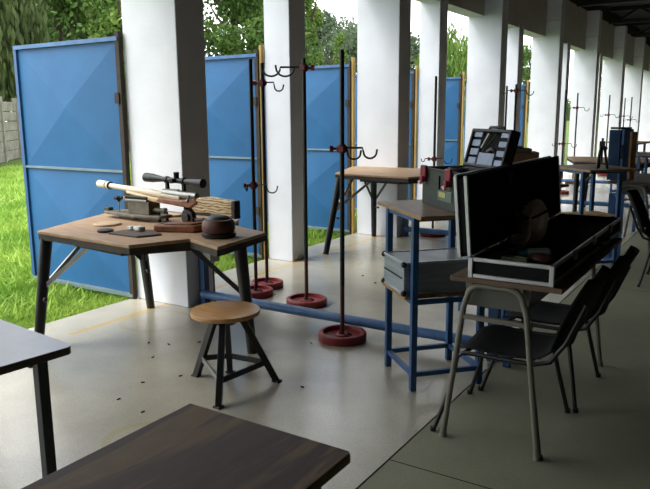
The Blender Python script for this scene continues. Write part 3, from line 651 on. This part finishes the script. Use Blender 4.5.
# ------------------------------------------------------------------ rifle case
CZ=.84; x0,x1,y0,y1=-1.118,-.742,3.045,4.72; cx_,cy_=(x0+x1)/2,(y0+y1)/2; w=(x1-x0)/2; l=(y1-y0)/2; ch=.097
t=thing('rifle_case','long open black rifle case with aluminium edges on the grey desk','case',(cx_,cy_,CZ))
m=MB(); m.box((-w+.006,0,ch/2),(.012,2*l,ch)); m.box((w-.006,0,ch/2),(.012,2*l,ch)); m.box((0,-l+.006,ch/2),(2*w,.012,ch)); m.box((0,l-.006,ch/2),(2*w,.012,ch)); m.box((0,0,.005),(2*w,2*l,.01)); m.build('base_shell',M['case_black'],t)
MB().box((0,0,.032),(2*w-.03,2*l-.03,.044)).build('base_foam',M['foam'],t)
def frame(m,W,L,z,th=.012,ed=.02):
    m.box((-W,0,z),(th,2*L+th,ed)); m.box((W,0,z),(th,2*L+th,ed)); m.box((0,-L,z),(2*W+th,th,ed)); m.box((0,L,z),(2*W+th,th,ed))
m=MB(); frame(m,w,l,ch-.008); frame(m,w,l,.010)
for a in (-w,w):
    for b in (-l,l): m.box((a,b,ch/2),(.022,.022,ch))
m.build('edge_profile',M['alu'],t,bevel=.003)
for y in (-.45,.0,.45):
    MB().box((w+.010,y,ch-.015),(.014,.055,.05)).build('latch',M['steel'],t,bevel=.003)
m=MB(); m.tube([(w+.01,-.12+.2,ch*.45),(w+.035,-.11+.2,ch*.4),(w+.035,.11+.2,ch*.4),(w+.01,.12+.2,ch*.45)],.009,8); m.build('handle',M['black_plastic'],t,smooth=True)
lid=bpy.data.objects.new('lid',None); COL.objects.link(lid); lid.parent=t; lid.location=(-w-.004,0,ch+.004); lid.rotation_euler=(0,R(-5),0); lid.empty_display_size=.05
lh=.378; ld=.058
m=MB(); m.box((-ld+.005,0,lh/2),(.01,2*l,lh)); m.box((-ld/2,-l+.006,lh/2),(ld,.012,lh)); m.box((-ld/2,l-.006,lh/2),(ld,.012,lh)); m.box((-ld/2,0,.006),(ld,2*l,.012)); m.box((-ld/2,0,lh-.006),(ld,2*l,.012)); m.build('lid_shell',M['case_black'],lid)
MB().box((-ld/2+.012,0,lh/2),(ld-.045,2*l-.03,lh-.03)).build('lid_foam',M['foam'],lid)
m=MB()
for xx in (-ld+.004,-.004):
    for b in (-l,l): m.box((xx,b,lh/2),(.018,.016,lh))
    if xx<-.05: m.box((xx,0,lh),(.016,2*l,.016)); m.box((xx,0,.0),(.016,2*l,.016))
m.build('lid_profile',M['alu'],lid,bevel=.003)
m=MB(); m.box((-.004,0,lh-.001),(.014,2*l,.010)); m.build('lid_lip',M['case_black'],lid)
for y in (-.66,-.42,-.28,0,.3,.6): MB().box((-w+.006,y,ch+.004),(.022,.06,.012)).build('hinge',M['steel'],t)
# contents
FZ=CZ+.055; KS=.921
t=thing('sun_hat','crumpled beige hat with dark trim leaning on the open case lid','hat',(-1.00,3.66,FZ+.02),R(-60))
from mathutils import noise as mnoise
m=MB(); m.ball((0,0,.12),.10,(.85,.7,1.15),n=36)
for v in m.bm.verts: v.co+=v.co.normalized()*(mnoise.noise(v.co*16)*.022+mnoise.noise(v.co*38)*.007)
m.build('crown',M['skin_cloth'],t,smooth=True)
m=MB(); m.lathe([(.07,-.004),(.125,.006),(.13,.012),(.12,.016),(.07,.008)],n=30)
for v in m.bm.verts: v.co.z+=.03*math.sin(3*math.atan2(v.co.y,v.co.x))*(v.co.xy.length/.13)
bmesh.ops.transform(m.bm,matrix=Matrix.Translation((.01,-.045,.10))@Matrix.Rotation(R(62),4,'X'),verts=m.bm.verts)
m.build('brim',M['skin_cloth'],t,smooth=True)
m=MB(); m.tube([(.086*math.cos(a),.074*math.sin(a),.165+.02*math.sin(2*a)) for a in [k*PI/8 for k in range(17)]],.006,6); m.build('trim_band',M['cap_trim'],t,smooth=True)
t=thing('plastic_bottle','small white bottle with teal cap lying in the open rifle case','bottle',(-.93,3.36,FZ+.026),R(35))
m=MB(); m.cyl((-.02,0,0),(.085,0,0),.026,n=16); m.cyl((.085,0,0),(.10,0,0),.026,.014,16); m.build('body',M['bottle'],t,smooth=True); MB().cyl((-.065,0,0),(-.02,0,0),.022,n=16).build('cap',M['teal'],t,smooth=True)
t=thing('ammunition_box','small olive printed carton in the near end of the rifle case','carton',(-.94,3.17,FZ),R(-8)); MB().box((0,0,.02),(.13,.07,.04)).build('carton_body',M['olive_box'],t,bevel=.002); MB().box((.02,-.0,.0405),(.05,.03,.002)).build('carton_label',M['label2'],t)
single('leather_pouch',MB().ball((0,0,.03),.05,(1.2,.9,.6),n=14),M['leather'],'small brown pouch beside the olive carton in the rifle case','pouch',(-.84,3.22,FZ),smooth=True)
t=thing('wooden_rod_tool','brown wooden handled tool lying along the hinge side of the case','tool',(-1.05,3.42,FZ+.014),R(84)); MB().tube([(-.25,0,0),(-.05,0,0),(.05,0,.004),(.25,0,0)],[.014,.018,.013,.012],10).build('handle',M['tube_wood'],t,smooth=True); MB().cyl((.25,0,0),(.33,0,0),.006,n=8).build('tip',M['steel'],t,smooth=True)
# ------------------------------------------------------------------ chairs
def chair(x,y,rz,label,group='black shell chairs at the desks'):
    # local: +x is the back, seat front at -x
    t=thing('shell_chair',label,'chair',(x,y,0),rz,group)
    def seat(u_,v):
        X=-.21+.49*u_; Yv=(-.22+.44*v)*(1-.10*abs(u_-.5)); z=.445+.02*(2*v-1)**2-.015*math.sin(PI*u_)-(.03*(1-u_*6) if u_<.16 else 0)+(.05*(u_-.85)/.15 if u_>.85 else 0)
        rr=.05
        return (X,Yv*(1-.12*max(0,(.12-u_)/.12)),z)
    MB().grid(seat,14,12).build('seat',M['chair_shell'],t,smooth=True,solid=.010)
    def back(u_,v):
        s=u_; z=.50+.36*s; X=.315+.10*s+.05*s*s; k=1-.16*abs(2*s-1)**3
        return (X-.06*(2*v-1)**2,(-.215+.43*v)*k,z)
    MB().grid(back,12,12).build('backrest',M['chair_shell'],t,smooth=True,solid=.012)
    for s in (-1,1):
        MB().tube([(-.29,s*.275,0),(-.22,s*.24,.22),(-.19,s*.225,.40),(-.16,s*.22,.428),(.18,s*.21,.425),(.26,s*.21,.45),(.325,s*.20,.55),(.40,s*.18,.74)],.0115,10).build('side_frame',M['black_steel'],t,smooth=True)
        MB().tube([(.17,s*.215,.425),(.21,s*.25,.22),(.255,s*.30,0)],.0115,10).build('rear_leg',M['black_steel'],t,smooth=True)
        for fx_,fy_ in ((-.29,.275),(.255,.30)): MB().cyl((fx_,s*fy_,0),(fx_,s*fy_,.022),.015,n=10).build('foot_cap',M['black_plastic'],t,smooth=True)
    for x_ in (-.16,.16): MB().bar((x_,-.22,.42),(x_,.22,.42),.016).build('cross_bar',M['black_steel'],t)
    return t
chair(-1.02,3.36,R(1),'nearest black shell chair pushed under the rifle case desk')
chair(-.99,3.99,R(0),'second black shell chair just behind the nearest one')
chair(-.62,7.15,R(180),'far dark chair at the right edge before the far desk')
# upright blue case on far desk
t=thing('upright_blue_case','tall blue case with brown inner side standing open on the far desk','case',(-1.40,8.52,.84),R(10))
MB().box((-.06,0,.285),(.12,.10,.57)).build('blue_half',M['blue_case'],t,bevel=.008)
MB().box((.065,-.03,.29),(.11,.10,.58),Euler((0,0,R(20))).to_matrix()).build('blue_half',M['blue_case'],t,bevel=.008)
MB().box((.125,-.07,.28),(.06,.10,.54),Euler((0,0,R(20))).to_matrix()).build('brown_lining',M['cardboard'],t,bevel=.004)
MB().tube([(.02,-.09,.25),(.02,-.13,.30),(.02,-.13,.36),(.02,-.09,.40)],.01,8).build('handle',M['black_plastic'],t,smooth=True)
MB().box((-.0,0,.59),(.22,.12,.02)).build('top_cap',M['black_plastic'],t)
# ------------------------------------------------------------------ foreground tables
t=thing('laminate_table','grey laminate table with dark rounded edge at the lower left corner','table',(-2.135,1.585,0),R(-6))
P=rrect(-1.1,0,-.62,0,.03)
MB().prism(P,.748,.75).build('laminate_surface',M['lam_grey'],t)
MB().prism(P,.718,.7478).build('edge_slab',M['lam_edge'],t,bevel=.004)
for a,b in ((-.10,-.085),(-1.0,-.10),(-.09,-.53),(-1.0,-.53)): MB().box((a,b,.359),(.042,.042,.718)).build('leg',M['green_steel'],t,bevel=.003)
MB().box((-.545,-.10,.69),(.85,.03,.05)).build('apron_bar',M['green_steel'],t); MB().box((-.545,-.53,.69),(.85,.03,.05)).build('apron_bar',M['green_steel'],t)
MB().cyl((-1.0,-.10,.12),(-.55,-.35,.12),.016,n=10).cyl((-1.0,-.53,.12),(-.55,-.35,.12),.016,n=10).build('foot_tube',M['blue_light'],t,smooth=True)
t=thing('dark_wood_table','dark stained wooden table in the foreground at the bottom of the picture','table',(-1.105,.80,0),0)
MB().prism([(-.285,-.62),(.285,-.62),(.285,.605),(.275,.617),(-.285,.625)],.722,.75).build('tabletop',M['planks'],t,bevel=.004)
for a in (-.23,.23):
    for b in (-.55,.55): MB().box((a,b*.9,.36),(.045,.045,.722)).build('leg',M['blue_frame'],t)
m=MB()
for b in (-.5,.5): m.box((0,b,.70),(.46,.03,.04))
m.build('apron_bar',M['blue_frame'],t)
# ---- litter on floor (tiny dark shell cases)
random.seed(3)
for i,(x,y) in enumerate([(-3.07,2.75),(-3.0,2.5),(-2.95,2.95),(-3.35,3.1),(-2.35,2.3),(-3.1,4.7),(-2.2,3.2),(-2.6,3.9),(-3.3,5.9),(-3.05,5.7),(-3.45,3.35),(-3.3,3.5),(-3.0,3.2),(-2.75,2.45),(-3.6,3.3)]):
    a=random.random()*3
    o=MB().cyl((-.011,0,.004),(.011,0,.004),.004,n=8).build('spent_casing',M['gun_black']); o.location=(x,y,0); o.rotation_euler=(0,0,a)
    tag(o,'tiny dark spent casing lying on the pale floor between bench and stool area','casing','spent casings on the floor')
# ------------------------------------------------------------------ light
w=bpy.data.worlds.new('World'); S.world=w; w.use_nodes=True; nt=w.node_tree; bg=nt.nodes['Background']
tc=nt.nodes.new('ShaderNodeTexCoord'); n=nt.nodes.new('ShaderNodeTexNoise'); n.inputs['Scale'].default_value=2.2; n.inputs['Detail'].default_value=5
cr=nt.nodes.new('ShaderNodeValToRGB'); cr.color_ramp.elements[0].color=(.88,.93,1,1); cr.color_ramp.elements[1].color=(1,1,1,1); cr.color_ramp.elements[0].position=.3; cr.color_ramp.elements[1].position=.6
nt.links.new(tc.outputs['Generated'],n.inputs['Vector']); nt.links.new(n.outputs['Fac'],cr.inputs[0]); nt.links.new(cr.outputs[0],bg.inputs[0]); bg.inputs[1].default_value=2.1
sun=bpy.data.lights.new('sun','SUN'); sun.energy=3; sun.angle=R(45); sun.color=(1,.97,.9); so=bpy.data.objects.new('sun',sun); COL.objects.link(so)
so.rotation_euler=Vector((.30,.45,-.9)).to_track_quat('-Z','Y').to_euler()   # high hazy sun, over the roof edge
# ------------------------------------------------------------------ camera
cam=bpy.data.cameras.new('camera'); co=bpy.data.objects.new('camera',cam); COL.objects.link(co); S.camera=co
yaw,pitch,roll=R(32.426),R(10.681),R(-.382)
fw=Vector((-math.sin(yaw)*math.cos(pitch),math.cos(yaw)*math.cos(pitch),-math.sin(pitch))); r=Vector((math.cos(yaw),math.sin(yaw),0)); up=r.cross(fw)
r2=r*math.cos(roll)+up*math.sin(roll); u2=-r*math.sin(roll)+up*math.cos(roll)
mw=Matrix((r2,u2,-fw)).transposed().to_4x4(); mw.translation=(0,0,1.6); co.matrix_world=mw
cam.sensor_fit='HORIZONTAL'; cam.sensor_width=36; cam.lens=687.4*36/650; cam.clip_end=500; cam.clip_start=.05
S.view_settings.view_transform='Standard'; S.view_settings.look='None'; S.view_settings.gamma=1; S.view_settings.exposure=.75; S.view_settings.use_curve_mapping=False
S.cycles.use_denoising=True; S.cycles.max_bounces=8; S.cycles.sample_clamp_indirect=4
